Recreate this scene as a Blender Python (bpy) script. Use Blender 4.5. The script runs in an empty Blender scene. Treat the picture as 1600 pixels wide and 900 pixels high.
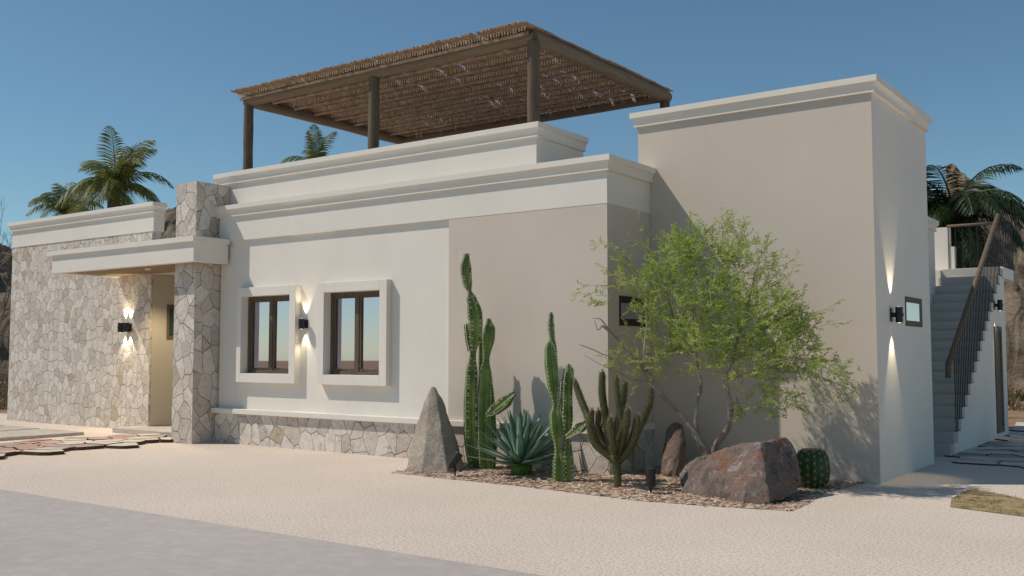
import bpy, bmesh, math, random
from mathutils import Vector, Matrix, noise, Quaternion
R = math.radians
PI = math.pi
rnd = random.Random(7)
sc = bpy.context.scene
COL = sc.collection

# ------------------------------------------------------------------ camera
cd = bpy.data.cameras.new('camera'); cam = bpy.data.objects.new('camera', cd); COL.objects.link(cam)
F_PX = 1540.0
cd.sensor_width = 36; cd.lens = F_PX/1600*36; cd.clip_end = 4000; cd.clip_start = .05
YAW, PITCH = R(35.87), R(3.70)
cam.location = (0, 0, 1.6); cam.rotation_euler = (PI/2+PITCH, 0, YAW)
sc.camera = cam

# ------------------------------------------------------------------ world, sun, exposure
SUN_EL, SUN_AZ = 50.5, 56.8           # light travels towards azimuth 56.8 degrees clockwise from +Y
W = bpy.data.worlds.new('World'); sc.world = W; W.use_nodes = True
nt = W.node_tree; bg = nt.nodes['Background']
sky = nt.nodes.new('ShaderNodeTexSky'); sky.sky_type = 'NISHITA'; sky.sun_disc = False
sky.sun_elevation = R(SUN_EL); sky.sun_rotation = R(SUN_AZ+180); sky.altitude = 0
sky.air_density = 1.0; sky.dust_density = 0.05; sky.ozone_density = 1.6
tn = nt.nodes.new('ShaderNodeMix'); tn.data_type = 'RGBA'; tn.blend_type = 'MULTIPLY'; tn.inputs[0].default_value = 1
tn.inputs[7].default_value = (.77, .97, .99, 1)      # the slightly teal sky of the photograph
nt.links.new(sky.outputs[0], tn.inputs[6]); nt.links.new(tn.outputs[2], bg.inputs[0]); bg.inputs[1].default_value = 0.063
sl = bpy.data.lights.new('sun', 'SUN'); so = bpy.data.objects.new('sun', sl); COL.objects.link(so)
sl.energy = 2.6; sl.angle = R(.5); sl.color = (1.0, .90, .785)
ca, sa = math.cos(R(SUN_EL)), math.sin(R(SUN_EL))
sdir = Vector((math.sin(R(SUN_AZ))*ca, math.cos(R(SUN_AZ))*ca, -sa))
so.rotation_euler = sdir.to_track_quat('-Z', 'Y').to_euler(); so.location = (-20, -20, 40)
sc.view_settings.view_transform = 'Standard'; sc.view_settings.look = 'None'
sc.view_settings.exposure = 0.4; sc.view_settings.gamma = 1.0; sc.view_settings.use_curve_mapping = False

# ------------------------------------------------------------------ pixel helper: a photo pixel met with a real plane
cy, sy = math.cos(YAW), math.sin(YAW)
FW = Vector((-sy*math.cos(PITCH), cy*math.cos(PITCH), math.sin(PITCH))); RT = Vector((cy, sy, 0)); UP = RT.cross(FW)
CAM = Vector((0, 0, 1.6))
def hit(px, py, ax, v):
    d = FW + RT*((px-800)/F_PX) - UP*((py-450)/F_PX)
    return CAM + d*((v-CAM[ax])/d[ax])
def hy(px, py, y): return hit(px, py, 1, y)
def at_dist(px, py, dist):
    d = FW + RT*((px-800)/F_PX) - UP*((py-450)/F_PX)
    return CAM + d*(dist/math.hypot(d.x, d.y))

# ------------------------------------------------------------------ object helpers
def tag(o, label, cat, group=None):
    o['label'] = label; o['category'] = cat
    if group: o['group'] = group
    return o
def empty(name, loc, label, cat, group=None):
    o = bpy.data.objects.new(name, None); COL.objects.link(o); o.location = loc; o.empty_display_size = .2
    return tag(o, label, cat, group)
def par(o, p):
    if p is not None:
        o.parent = p
        q = p; loc = Vector((0, 0, 0))
        while q is not None:
            loc = loc + q.location if q.parent is None else loc
            q = q.parent
        o.matrix_parent_inverse = Matrix.Translation(-loc) if p.parent is None else Matrix.Identity(4)
    return o

class MB:
    """collects faces, then links them as one mesh object (world coordinates)"""
    def __init__(s): s.v = []; s.f = []
    def add(s, vs, fs):
        n = len(s.v); s.v += [tuple(v) for v in vs]; s.f += [tuple(i+n for i in f) for f in fs]
    def box(s, x0, x1, y0, y1, z0, z1):
        s.add([(x0,y0,z0),(x1,y0,z0),(x1,y1,z0),(x0,y1,z0),(x0,y0,z1),(x1,y0,z1),(x1,y1,z1),(x0,y1,z1)],
              [(0,3,2,1),(4,5,6,7),(0,1,5,4),(1,2,6,5),(2,3,7,6),(3,0,4,7)])
    def tube(s, pts, rad, n=8, cap=True, ribs=None, tipround=False):
        """swept tube; rad float or list; ribs=(count, depth) gives a star section"""
        pts = [Vector(p) for p in pts]
        if not hasattr(rad, '__len__'): rad = [rad]*len(pts)
        base = len(s.v); m = len(pts)
        t0 = (pts[1]-pts[0]).normalized()
        a = t0.orthogonal().normalized()
        if abs(t0.z) > .5: a = (Vector((1,0,0)) - t0*t0.x).normalized()
        for i, p in enumerate(pts):
            t = (pts[min(i+1, m-1)]-pts[max(i-1, 0)]).normalized()
            a = (a - t*a.dot(t)).normalized(); b = t.cross(a)
            for k in range(n):
                th = 2*PI*k/n; r = rad[i]
                if ribs:
                    c, dp = ribs; ph = (k*c/n) % 1.0
                    r *= 1-dp*(1-abs(1-2*ph))
                s.v.append(tuple(p + a*(math.cos(th)*r) + b*(math.sin(th)*r)))
        for i in range(m-1):
            for k in range(n):
                k2 = (k+1) % n
                s.f.append((base+i*n+k, base+i*n+k2, base+(i+1)*n+k2, base+(i+1)*n+k))
        if cap:
            s.f.append(tuple(base+k for k in reversed(range(n))))
            s.f.append(tuple(base+(m-1)*n+k for k in range(n)))
    def poly_prism(s, poly, z0, z1, bev=0.0):
        n = len(poly); c = (sum(p[0] for p in poly)/n, sum(p[1] for p in poly)/n)
        inn = [(c[0]+(p[0]-c[0])*(1-bev), c[1]+(p[1]-c[1])*(1-bev)) for p in poly]
        vs = [(p[0],p[1],z0) for p in poly] + [(p[0],p[1],z1-(.012 if bev else 0)) for p in poly]
        fs = [tuple(reversed(range(n)))] + [(i,(i+1)%n,n+(i+1)%n,n+i) for i in range(n)]
        if bev:
            vs += [(p[0],p[1],z1) for p in inn]
            fs += [(n+i,n+(i+1)%n,2*n+(i+1)%n,2*n+i) for i in range(n)] + [tuple(range(2*n,3*n))]
        else: fs += [tuple(range(n,2*n))]
        s.add(vs, fs)
    def build(s, name, mat, parent=None, smooth=False, bevel=0.0, label=None, kind=None):
        me = bpy.data.meshes.new(name); me.from_pydata(s.v, [], s.f); me.update()
        if isinstance(mat, (list, tuple)):
            for m in mat: me.materials.append(m)
        else: me.materials.append(mat)
        if smooth: me.polygons.foreach_set('use_smooth', [True]*len(me.polygons))
        o = bpy.data.objects.new(name, me); COL.objects.link(o); par(o, parent)
        if bevel:
            b = o.modifiers.new('bevel', 'BEVEL'); b.width = bevel; b.segments = 2; b.limit_method = 'ANGLE'
        if label: o['label'] = label
        if kind: o['kind'] = kind
        return o

def catmull(pts, n=5):
    P = [Vector(p) for p in pts]; P = [P[0]*2-P[1]] + P + [P[-1]*2-P[-2]]
    out = []
    for i in range(1, len(P)-2):
        for j in range(n):
            t = j/n; a, b, c, d = P[i-1], P[i], P[i+1], P[i+2]
            out.append(.5*((2*b)+(c-a)*t+(2*a-5*b+4*c-d)*t*t+(3*b-a-3*c+d)*t**3))
    out.append(P[-2]); return out
def lerp_list(vals, n=5):
    out = []
    for i in range(len(vals)-1):
        for j in range(n):
            t = j/n; t = t*t*(3-2*t); out.append(vals[i]*(1-t)+vals[i+1]*t)
    out.append(vals[-1]); return out

# ------------------------------------------------------------------ materials
def mat(name, col, rough=.85, spec=.3, metal=0.0):
    m = bpy.data.materials.new(name); m.use_nodes = True
    b = m.node_tree.nodes['Principled BSDF']
    b.inputs['Base Color'].default_value = (*col, 1); b.inputs['Roughness'].default_value = rough
    b.inputs['Specular IOR Level'].default_value = spec; b.inputs['Metallic'].default_value = metal
    return m
def N(m, t, **kw):
    n = m.node_tree.nodes.new(t)
    for k, v in kw.items():
        if k in n.inputs: n.inputs[k].default_value = v
        else: setattr(n, k, v)
    return n
def L(m, a, b): m.node_tree.links.new(a, b)
def bsdf(m): return m.node_tree.nodes['Principled BSDF']
def ramp(m, fac, stops, interp='LINEAR'):
    r = N(m, 'ShaderNodeValToRGB'); r.color_ramp.interpolation = interp
    e = r.color_ramp.elements
    while len(e) < len(stops): e.new(.5)
    for el, (p, c) in zip(e, stops): el.position = p; el.color = (*c, 1) if len(c) == 3 else c
    L(m, fac, r.inputs[0]); return r.outputs[0]
def noise_tex(m, co, scale, detail=4, rough=.55, dist=0.0):
    n = N(m, 'ShaderNodeTexNoise'); n.inputs['Scale'].default_value = scale; n.inputs['Detail'].default_value = detail
    n.inputs['Roughness'].default_value = rough; n.inputs['Distortion'].default_value = dist
    L(m, co, n.inputs['Vector']); return n.outputs['Fac']
def bump(m, h, strength, dist=.01, prev=None):
    b = N(m, 'ShaderNodeBump'); b.inputs['Strength'].default_value = strength; b.inputs['Distance'].default_value = dist
    L(m, h, b.inputs['Height'])
    if prev is not None: L(m, prev, b.inputs['Normal'])
    L(m, b.outputs[0], bsdf(m).inputs['Normal']); return b.outputs[0]
def mixc(m, fac, a, b, mode='MIX'):
    x = N(m, 'ShaderNodeMix'); x.data_type = 'RGBA'; x.blend_type = mode
    for inp, v in ((x.inputs[0], fac), (x.inputs[6], a), (x.inputs[7], b)):
        if isinstance(v, bpy.types.NodeSocket): L(m, v, inp)
        else: inp.default_value = v if isinstance(v, (int, float)) else (*v, 1)
    return x.outputs[2]
def objco(m): return N(m, 'ShaderNodeTexCoord').outputs['Object']
def shade(c, k): return tuple(x*k for x in c)

def plaster(name, col):
    m = mat(name, col, .88, .2); co = objco(m)
    n = noise_tex(m, co, 1.1, 4); f = noise_tex(m, co, 60, 4)
    c = ramp(m, n, [(.3, shade(col, .965)), (.7, shade(col, 1.02))])
    mp = N(m, 'ShaderNodeMapping'); mp.inputs['Scale'].default_value = (5, 5, .35); L(m, co, mp.inputs[0])
    st = ramp(m, noise_tex(m, mp.outputs[0], 1.5, 5), [(.62, (1, 1, 1)), (.8, (.94, .93, .91))])
    L(m, mixc(m, 1.0, c, st, 'MULTIPLY'), bsdf(m).inputs['Base Color'])
    bp = bump(m, noise_tex(m, co, 14, 3), .12, .01); bump(m, f, .18, .002, bp); return m
M = {}
M['white'] = plaster('white_plaster', (.755, .715, .645))
M['beige'] = plaster('beige_plaster', (.60, .53, .455))
M['concrete'] = plaster('stair_concrete', (.48, .465, .435))

def stone(name, scale):
    m = mat(name, (.45, .42, .38), .9, .25); co = objco(m)
    g = N(m, 'ShaderNodeNewGeometry'); sn = N(m, 'ShaderNodeSeparateXYZ'); L(m, g.outputs['True Normal'], sn.inputs[0])
    ab = N(m, 'ShaderNodeMath', operation='ABSOLUTE'); L(m, sn.outputs[0], ab.inputs[0])
    gt = N(m, 'ShaderNodeMath', operation='GREATER_THAN'); L(m, ab.outputs[0], gt.inputs[0]); gt.inputs[1].default_value = .5
    sp = N(m, 'ShaderNodeSeparateXYZ'); L(m, co, sp.inputs[0])
    mx = N(m, 'ShaderNodeMix'); L(m, gt.outputs[0], mx.inputs[0]); L(m, sp.outputs[0], mx.inputs[2]); L(m, sp.outputs[1], mx.inputs[3])
    cb = N(m, 'ShaderNodeCombineXYZ'); L(m, mx.outputs[0], cb.inputs[0]); L(m, sp.outputs[2], cb.inputs[1])
    # slight warp so joints are not perfectly straight
    wn = N(m, 'ShaderNodeTexNoise'); wn.inputs['Scale'].default_value = 2.2; wn.inputs['Detail'].default_value = 3; L(m, cb.outputs[0], wn.inputs['Vector'])
    sub = N(m, 'ShaderNodeVectorMath', operation='SUBTRACT'); L(m, wn.outputs['Color'], sub.inputs[0]); sub.inputs[1].default_value = (.5,.5,.5)
    scl = N(m, 'ShaderNodeVectorMath', operation='SCALE'); L(m, sub.outputs[0], scl.inputs[0]); scl.inputs['Scale'].default_value = .10
    ad = N(m, 'ShaderNodeVectorMath', operation='ADD'); L(m, cb.outputs[0], ad.inputs[0]); L(m, scl.outputs[0], ad.inputs[1])
    mp = N(m, 'ShaderNodeMapping'); mp.inputs['Scale'].default_value = (1.12, .92, 1); L(m, ad.outputs[0], mp.inputs[0])
    ve = N(m, 'ShaderNodeTexVoronoi', voronoi_dimensions='2D', feature='DISTANCE_TO_EDGE'); ve.inputs['Scale'].default_value = scale
    vc = N(m, 'ShaderNodeTexVoronoi', voronoi_dimensions='2D', feature='F1'); vc.inputs['Scale'].default_value = scale
    for v in (ve, vc): L(m, mp.outputs[0], v.inputs['Vector']); v.inputs['Randomness'].default_value = .95
    sc_ = N(m, 'ShaderNodeSeparateColor'); L(m, vc.outputs['Color'], sc_.inputs[0])
    base = ramp(m, sc_.outputs[0], [(0, (.50, .44, .385)), (.15, (.55, .495, .44)), (.5, (.62, .565, .51)), (.955, (.69, .65, .59)), (.975, (.46, .39, .30)), (1, (.48, .42, .34))])
    blot = ramp(m, noise_tex(m, co, 9, 6, .7), [(.28, (.55, .50, .44)), (.43, (.95, .93, .90)), (.55, (1.03, 1.02, 1)), (.75, (1.12, 1.11, 1.1))])
    speck = ramp(m, noise_tex(m, co, 45, 4, .75), [(.32, (.55, .52, .48)), (.46, (1, 1, 1)), (.7, (1.12, 1.12, 1.12))])
    c = mixc(m, 1.0, mixc(m, 1.0, base, blot, 'MULTIPLY'), speck, 'MULTIPLY')
    # joint width varies, some joints are tight
    wv = ramp(m, noise_tex(m, co, 2.6, 2), [(.35, (.008,)*3), (.68, (.038,)*3)])
    dv = N(m, 'ShaderNodeMath', operation='DIVIDE'); L(m, ve.outputs['Distance'], dv.inputs[0]); L(m, wv, dv.inputs[1]); dv.use_clamp = True
    crack = ramp(m, dv.outputs[0], [(.25, (0, 0, 0)), (1, (1, 1, 1))])
    c = mixc(m, crack, (.075, .065, .055), c)
    L(m, c, bsdf(m).inputs['Base Color'])
    edge = ramp(m, ve.outputs['Distance'], [(0, (0, 0, 0)), (.025, (.8,)*3), (.06, (1, 1, 1))])
    b1 = bump(m, edge, .5, .015); b2 = bump(m, noise_tex(m, co, 22, 8, .7), .55, .012, b1)
    # each stone sits at its own small tilt
    bump(m, sc_.outputs[1], .4, .01, b2); return m
M['stone'] = stone('irregular_stone_cladding', 4.7)
M['stone_big'] = stone('large_stone_cladding', 3.6)

def wood(name, a, b, axis=2, scale=1.0):
    m = mat(name, a, .75, .25); co = objco(m); mp = N(m, 'ShaderNodeMapping')
    s = [22*scale]*3; s[axis] = 1.2*scale; mp.inputs['Scale'].default_value = s; L(m, co, mp.inputs[0])
    n = noise_tex(m, mp.outputs[0], 1.6, 6, .6, .6); L(m, ramp(m, n, [(.3, a), (.7, b)]), bsdf(m).inputs['Base Color'])
    bump(m, n, .3, .004); return m
M['frame'] = wood('dark_window_wood', (.085, .062, .043), (.165, .125, .088))
M['post'] = wood('weathered_post_wood', (.10, .075, .05), (.17, .13, .09))
M['beam'] = wood('beam_wood_long', (.17, .12, .075), (.27, .20, .135), 0)
M['beam_y'] = wood('beam_wood_deep', (.16, .12, .08), (.27, .205, .14), 1)
M['soffit'] = wood('soffit_planks', (.20, .14, .085), (.30, .22, .135), 0, .6)
M['rail'] = wood('handrail_wood', (.12, .085, .055), (.20, .145, .095), 1)
M['door'] = mat('cream_door_paint', (.44, .40, .32), .55, .35)
M['black'] = mat('black_metal', (.012, .012, .013), .5, .4)
M['lamp_black'] = mat('lamp_black', (.008, .008, .009), .38, .5)
M['glass'] = mat('window_glass', (.62, .58, .70), .015, .5, 1.0)
M['glass_dark'] = mat('door_glass', (.03, .05, .045), .08, .6)
M['lens'] = mat('lamp_lens', (.9, .85, .7), .3)
bsdf(M['lens']).inputs['Emission Color'].default_value = (1, .82, .5, 1); bsdf(M['lens']).inputs['Emission Strength'].default_value = 2.5

def sticks_mat(name, cols, seed=0, scale=28):
    m = mat(name, cols[0], .85, .15); co = objco(m)
    mp = N(m, 'ShaderNodeMapping'); mp.inputs['Scale'].default_value = (scale, 3, 10); mp.inputs['Location'].default_value = (seed, 0, 0); L(m, co, mp.inputs[0])
    v = N(m, 'ShaderNodeTexVoronoi'); v.inputs['Scale'].default_value = 1; L(m, mp.outputs[0], v.inputs['Vector'])
    s = N(m, 'ShaderNodeSeparateColor'); L(m, v.outputs['Color'], s.inputs[0])
    k = len(cols)-1
    c = ramp(m, s.outputs[0], [(i/k, x) for i, x in enumerate(cols)])
    c = mixc(m, 1.0, c, ramp(m, noise_tex(m, co, 40, 5), [(.3, (.6, .58, .55)), (.6, (1.05, 1.03, 1))]), 'MULTIPLY')
    L(m, c, bsdf(m).inputs['Base Color']); return m
M['mat_sticks'] = sticks_mat('brown_roof_sticks', [(.32, .22, .15), (.42, .30, .21), (.48, .355, .255), (.36, .25, .175)])
M['pegs'] = sticks_mat('pale_stick_ends', [(.55, .43, .32), (.78, .66, .53), (.85, .76, .64), (.62, .48, .35)], 3, 30)
M['purlin'] = sticks_mat('mottled_purlin', [(.30, .21, .145), (.46, .34, .245), (.54, .41, .31), (.38, .27, .19)], 5, 14)

def ground_mat(name, col, dark, sc1, sc2, bstr, rough=.95):
    m = mat(name, col, rough, .15); co = objco(m)
    c = ramp(m, noise_tex(m, co, sc1, 6, .75), [(.37, dark), (.50, col), (.66, shade(col, 1.12))])
    big = ramp(m, noise_tex(m, co, sc2, 4), [(.3, (.93, .925, .92)), (.7, (1.04, 1.035, 1.03))])
    L(m, mixc(m, 1.0, c, big, 'MULTIPLY'), bsdf(m).inputs['Base Color'])
    bump(m, noise_tex(m, co, sc1*1.2, 5, .7), bstr, .012); return m
M['gravel'] = ground_mat('pale_gravel', (.67, .585, .50), (.36, .30, .24), 40, .5, .35)
M['road'] = ground_mat('grey_concrete', (.45, .41, .38), (.425, .388, .36), 5, .3, .05, .8)
M['slab'] = ground_mat('slab_concrete', (.45, .42, .38), (.38, .355, .32), 8, 1, .1)
M['earth'] = ground_mat('desert_earth', (.30, .20, .125), (.15, .10, .055), .55, .035, .9)
def flag(name, c):
    return ground_mat(name, c, shade(c, .8), 6, 1.3, .5, .8)
M['fl_cream'] = flag('cream_flagstone', (.60, .55, .46)); M['fl_pink'] = flag('pink_flagstone', (.46, .30, .245)); M['fl_mauve'] = flag('mauve_flagstone', (.40, .31, .28))
M['fl_edge'] = flag('flagstone_edge', (.10, .06, .045))

def rock_mat(name, stops, sc1=3.0, bstr=.9, vein=None, bdist=.04):
    m = mat(name, stops[0][1], .92, .25); co = objco(m)
    c = ramp(m, noise_tex(m, co, sc1, 9, .68, .4), stops)
    fine = ramp(m, noise_tex(m, co, sc1*14, 5, .7), [(.32, (.6, .58, .56)), (.55, (1, 1, 1)), (.78, (1.25, 1.24, 1.22))])
    c = mixc(m, 1.0, c, fine, 'MULTIPLY')
    if vein:
        v = noise_tex(m, co, sc1*1.7, 8, .75, 1.2)
        c = mixc(m, ramp(m, v, [(.56, (0, 0, 0)), (.66, (.75,)*3)]), c, vein)
    L(m, c, bsdf(m).inputs['Base Color'])
    b = bump(m, noise_tex(m, co, sc1*1.6, 9, .7), bstr, bdist); bump(m, noise_tex(m, co, sc1*12, 6, .7), bstr*.6, bdist*.2, b); return m
M['rock_grey'] = rock_mat('grey_tan_rock', [(.3, (.28, .24, .20)), (.5, (.36, .315, .26)), (.7, (.43, .38, .31))], 2.2, .5, None, .03)
M['rock_red'] = rock_mat('red_brown_rock', [(.3, (.085, .07, .066)), (.43, (.145, .11, .098)), (.52, (.19, .15, .132)), (.60, (.21, .11, .07)), (.72, (.20, .17, .155))], 3.4, .9, (.36, .35, .345), .035)
M['hill'] = rock_mat('hill_rock', [(.32, (.07, .055, .035)), (.46, (.20, .155, .105)), (.60, (.30, .24, .17)), (.74, (.12, .11, .055))], .9, 1.0, None, .3)

def leaf_mat(name, a, b, trans=.25, sc1=12, rough=.5):
    m = mat(name, a, rough, .3); co = objco(m)
    c = ramp(m, noise_tex(m, co, sc1, 3), [(.32, a), (.68, b)]); L(m, c, bsdf(m).inputs['Base Color'])
    if trans:
        tr = N(m, 'ShaderNodeBsdfTranslucent'); L(m, c, tr.inputs[0]); ms = N(m, 'ShaderNodeMixShader'); ms.inputs[0].default_value = trans
        L(m, bsdf(m).outputs[0], ms.inputs[1]); L(m, tr.outputs[0], ms.inputs[2])
        L(m, ms.outputs[0], m.node_tree.nodes['Material Output'].inputs[0])
    return m
M['leaf'] = leaf_mat('small_green_leaves', (.27, .37, .065), (.54, .62, .19), .42, 3)
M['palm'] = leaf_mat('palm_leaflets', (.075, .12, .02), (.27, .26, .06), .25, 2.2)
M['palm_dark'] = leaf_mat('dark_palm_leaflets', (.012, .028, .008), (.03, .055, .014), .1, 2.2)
M['agave'] = leaf_mat('blue_green_agave', (.11, .20, .14), (.20, .32, .235), .08, 5, .42)
M['agave_base'] = leaf_mat('agave_stem_green', (.04, .10, .015), (.14, .25, .03), 0, 60)
M['bark'] = rock_mat('tree_bark', [(.3, (.20, .165, .14)), (.5, (.33, .28, .24)), (.7, (.44, .39, .34))], 9, .9, None, .02)
M['palm_bark'] = rock_mat('palm_bark', [(.3, (.10, .08, .06)), (.7, (.22, .18, .14))], 6, .8)
M['twig'] = mat('bare_twig', (.16, .13, .11), .9)

def cactus_mat(name, a, b, scar):
    m = mat(name, a, .45, .4); co = objco(m)
    c = ramp(m, noise_tex(m, co, 5, 4), [(.35, a), (.7, b)])
    c = mixc(m, ramp(m, noise_tex(m, co, 9, 5, .7), [(.60, (0, 0, 0)), (.72, (.55,)*3)]), c, scar)
    L(m, c, bsdf(m).inputs['Base Color']); bump(m, noise_tex(m, co, 30, 4), .15, .005); return m
M['cactus'] = cactus_mat('column_cactus_skin', (.07, .13, .024), (.21, .28, .065), (.06, .065, .025))
M['areole'] = mat('pale_cactus_areoles', (.58, .56, .46), .9)
M['areole_dark'] = mat('dark_cactus_scars', (.035, .025, .018), .9)
M['fuzzy'] = cactus_mat('olive_cactus_skin', (.05, .06, .02), (.09, .095, .035), (.09, .085, .04))
M['fuzz'] = mat('straw_spines', (.27, .24, .13), .8)
M['barrel'] = cactus_mat('barrel_cactus_skin', (.011, .04, .005), (.024, .07, .01), (.014, .04, .006))
M['barrel_spine'] = mat('barrel_spines', (.5, .42, .24), .7)

# ================================================================== SETTING
YARD_GRAVEL_Z = 0.0
def structure(o): o['kind'] = 'structure'; return o
# desert ground: one sheet to the horizon, flat round the house, gently falling in front and uneven behind
mb = MB(); rings = [0, 6, 12, 18, 24, 30, 36, 44, 54, 66, 80, 100, 130, 170, 230, 320, 480, 800, 1400, 2600]; SEG = 96
cx, cyy = -10, 10
for i, r in enumerate(rings):
    for k in range(SEG):
        a = 2*PI*k/SEG; x, y = cx+r*math.cos(a), cyy+r*math.sin(a)
        z = -.012
        if r > 24:
            t = min(1, (r-24)/40)
            z += t*(noise.fractal(Vector((x*.03, y*.03, 0)), 1, 2, 4)*.35)
            if math.sin(a) < .15: z -= (r-24)*.0085*min(1, (.15-math.sin(a))*3)
            z = min(z, .8)
        mb.v.append((x, y, z))
for i in range(len(rings)-1):
    for k in range(SEG):
        k2 = (k+1) % SEG; mb.f.append((i*SEG+k, (i+1)*SEG+k, (i+1)*SEG+k2, i*SEG+k2))
structure(mb.build('ground', M['earth'], smooth=True))
def sheet(name, poly, z, m):
    mb = MB(); n = len(poly); mb.add([(p[0], p[1], z) for p in poly], [tuple(range(n))])
    return structure(mb.build(name, m))
sheet('gravel_yard', [(-25.5, 13.2), (-40, 9), (-40, 5.4), (24, 5.4), (24, 30), (2, 30), (-2.9, 23.0), (-3.4, 23), (-24, 24)], 0.0, M['gravel'])
sheet('road', [(-60, 6.0), (-60, -6), (40, -6), (40, 5.94), (-3.9, 5.94), (-11.6, 5.9)], 0.004, M['road'])
# grass patch at the right
mb = MB()
gp = [tuple(hit(px, py, 2, .01)[:2]) for px, py in ((1484,791),(1487,778),(1517,762),(1600,779),(1700,800),(1700,830),(1600,806))]
mb.add([(x, y, .006) for x, y in gp], [tuple(range(len(gp)))])
M['grass_soil'] = ground_mat('dry_grass_soil', (.36, .27, .15), (.13, .13, .045), 6, 1.2, .9)
structure(mb.build('dry_soil_patch', M['grass_soil']))

# hills
def hill(prof, dist, dep, seed, nu=150, nv=46, name='hill', amp=1.0):
    """prof: (photo column, crest row) pairs give the real crest height at that distance"""
    x0, x1 = prof[0][0], prof[-1][0]; mb = MB()
    for i in range(nu+1):
        px = x0+(x1-x0)*i/nu
        for a, b in zip(prof, prof[1:]):
            if a[0] <= px <= b[0]: t = (px-a[0])/(b[0]-a[0]); row = a[1]+(b[1]-a[1])*t; break
        crest = at_dist(px, row, dist).z; base = at_dist(px, 549, dist); base.z = 0
        d = Vector((base.x, base.y, 0)).normalized(); s_ = Vector((d.y, -d.x, 0))
        for j in range(nv+1):
            v = j/nv; e = math.sin(min(1, v/.62)*PI/2)**.8 if v < .62 else math.cos((v-.62)/.38*PI/2)
            p = base+d*((v-.62)*dep); q = Vector((p.x*.11, p.y*.11, seed))
            r1 = noise.ridged_multi_fractal(q, .85, 2.1, 5, 1.0, 2.0); r2 = noise.fractal(q*5, .7, 2.1, 5); nv_ = noise.noise_vector(q*6)+noise.noise_vector(q*15)*.5
            k = min(crest, 9)*.13*amp*math.sin(PI*min(1, v*1.1+.02))**.5 if v < .9 else 0
            gully = k*(r1-1.1)*1.0 if v < .55 else k*(r1-1.1)*.35
            z = max(-1, crest)*e+gully+r2*k*.5-.35*(1-e)
            mb.v.append((p.x+nv_.x*k*.7, p.y+nv_.y*k*.7, z))
    for i in range(nu):
        for j in range(nv):
            a = i*(nv+1)+j; mb.f.append((a, a+nv+1, a+nv+2, a+1))
    return structure(mb.build(name, M['hill'], smooth=False))
hill([(-420, 420), (-260, 340), (-120, 352), (-40, 380), (0, 394), (22, 407), (90, 440), (170, 470), (230, 545)], 78, 26, 1.3)
hill([(190, 500), (225, 390), (245, 344), (258, 333), (272, 329), (300, 345), (340, 430), (370, 545)], 96, 22, 4.7, 90)
hill([(1340, 545), (1400, 470), (1445, 400), (1470, 345), (1486, 292), (1494, 277), (1508, 281), (1530, 292), (1548, 300), (1570, 325), (1600, 352), (1640, 375), (1720, 400), (1850, 430), (2000, 545)], 66, 30, 9.1, 220)
# distant low hills on the camera's side, seen mirrored in the panes
for k, (x, y, hgt, w) in enumerate(((-150, -260, 9, 60), (30, -300, 7, 70), (-330, -120, 12, 60))):
    mb = MB(); n = 30
    for i in range(n+1):
        for j in range(n+1):
            u, v = i/n*2-1, j/n*2-1; env = max(0, 1-u*u)*max(0, 1-v*v)
            X_, Y_ = x+u*w, y+v*w; mb.v.append((X_, Y_, -4+hgt*env*(.6+.4*noise.noise(Vector((X_*.03, Y_*.03, k))))))
    for i in range(n):
        for j in range(n):
            a = i*(n+1)+j; mb.f.append((a, a+n+1, a+n+2, a+1))
    structure(mb.build('low_hill', M['hill']))

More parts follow.
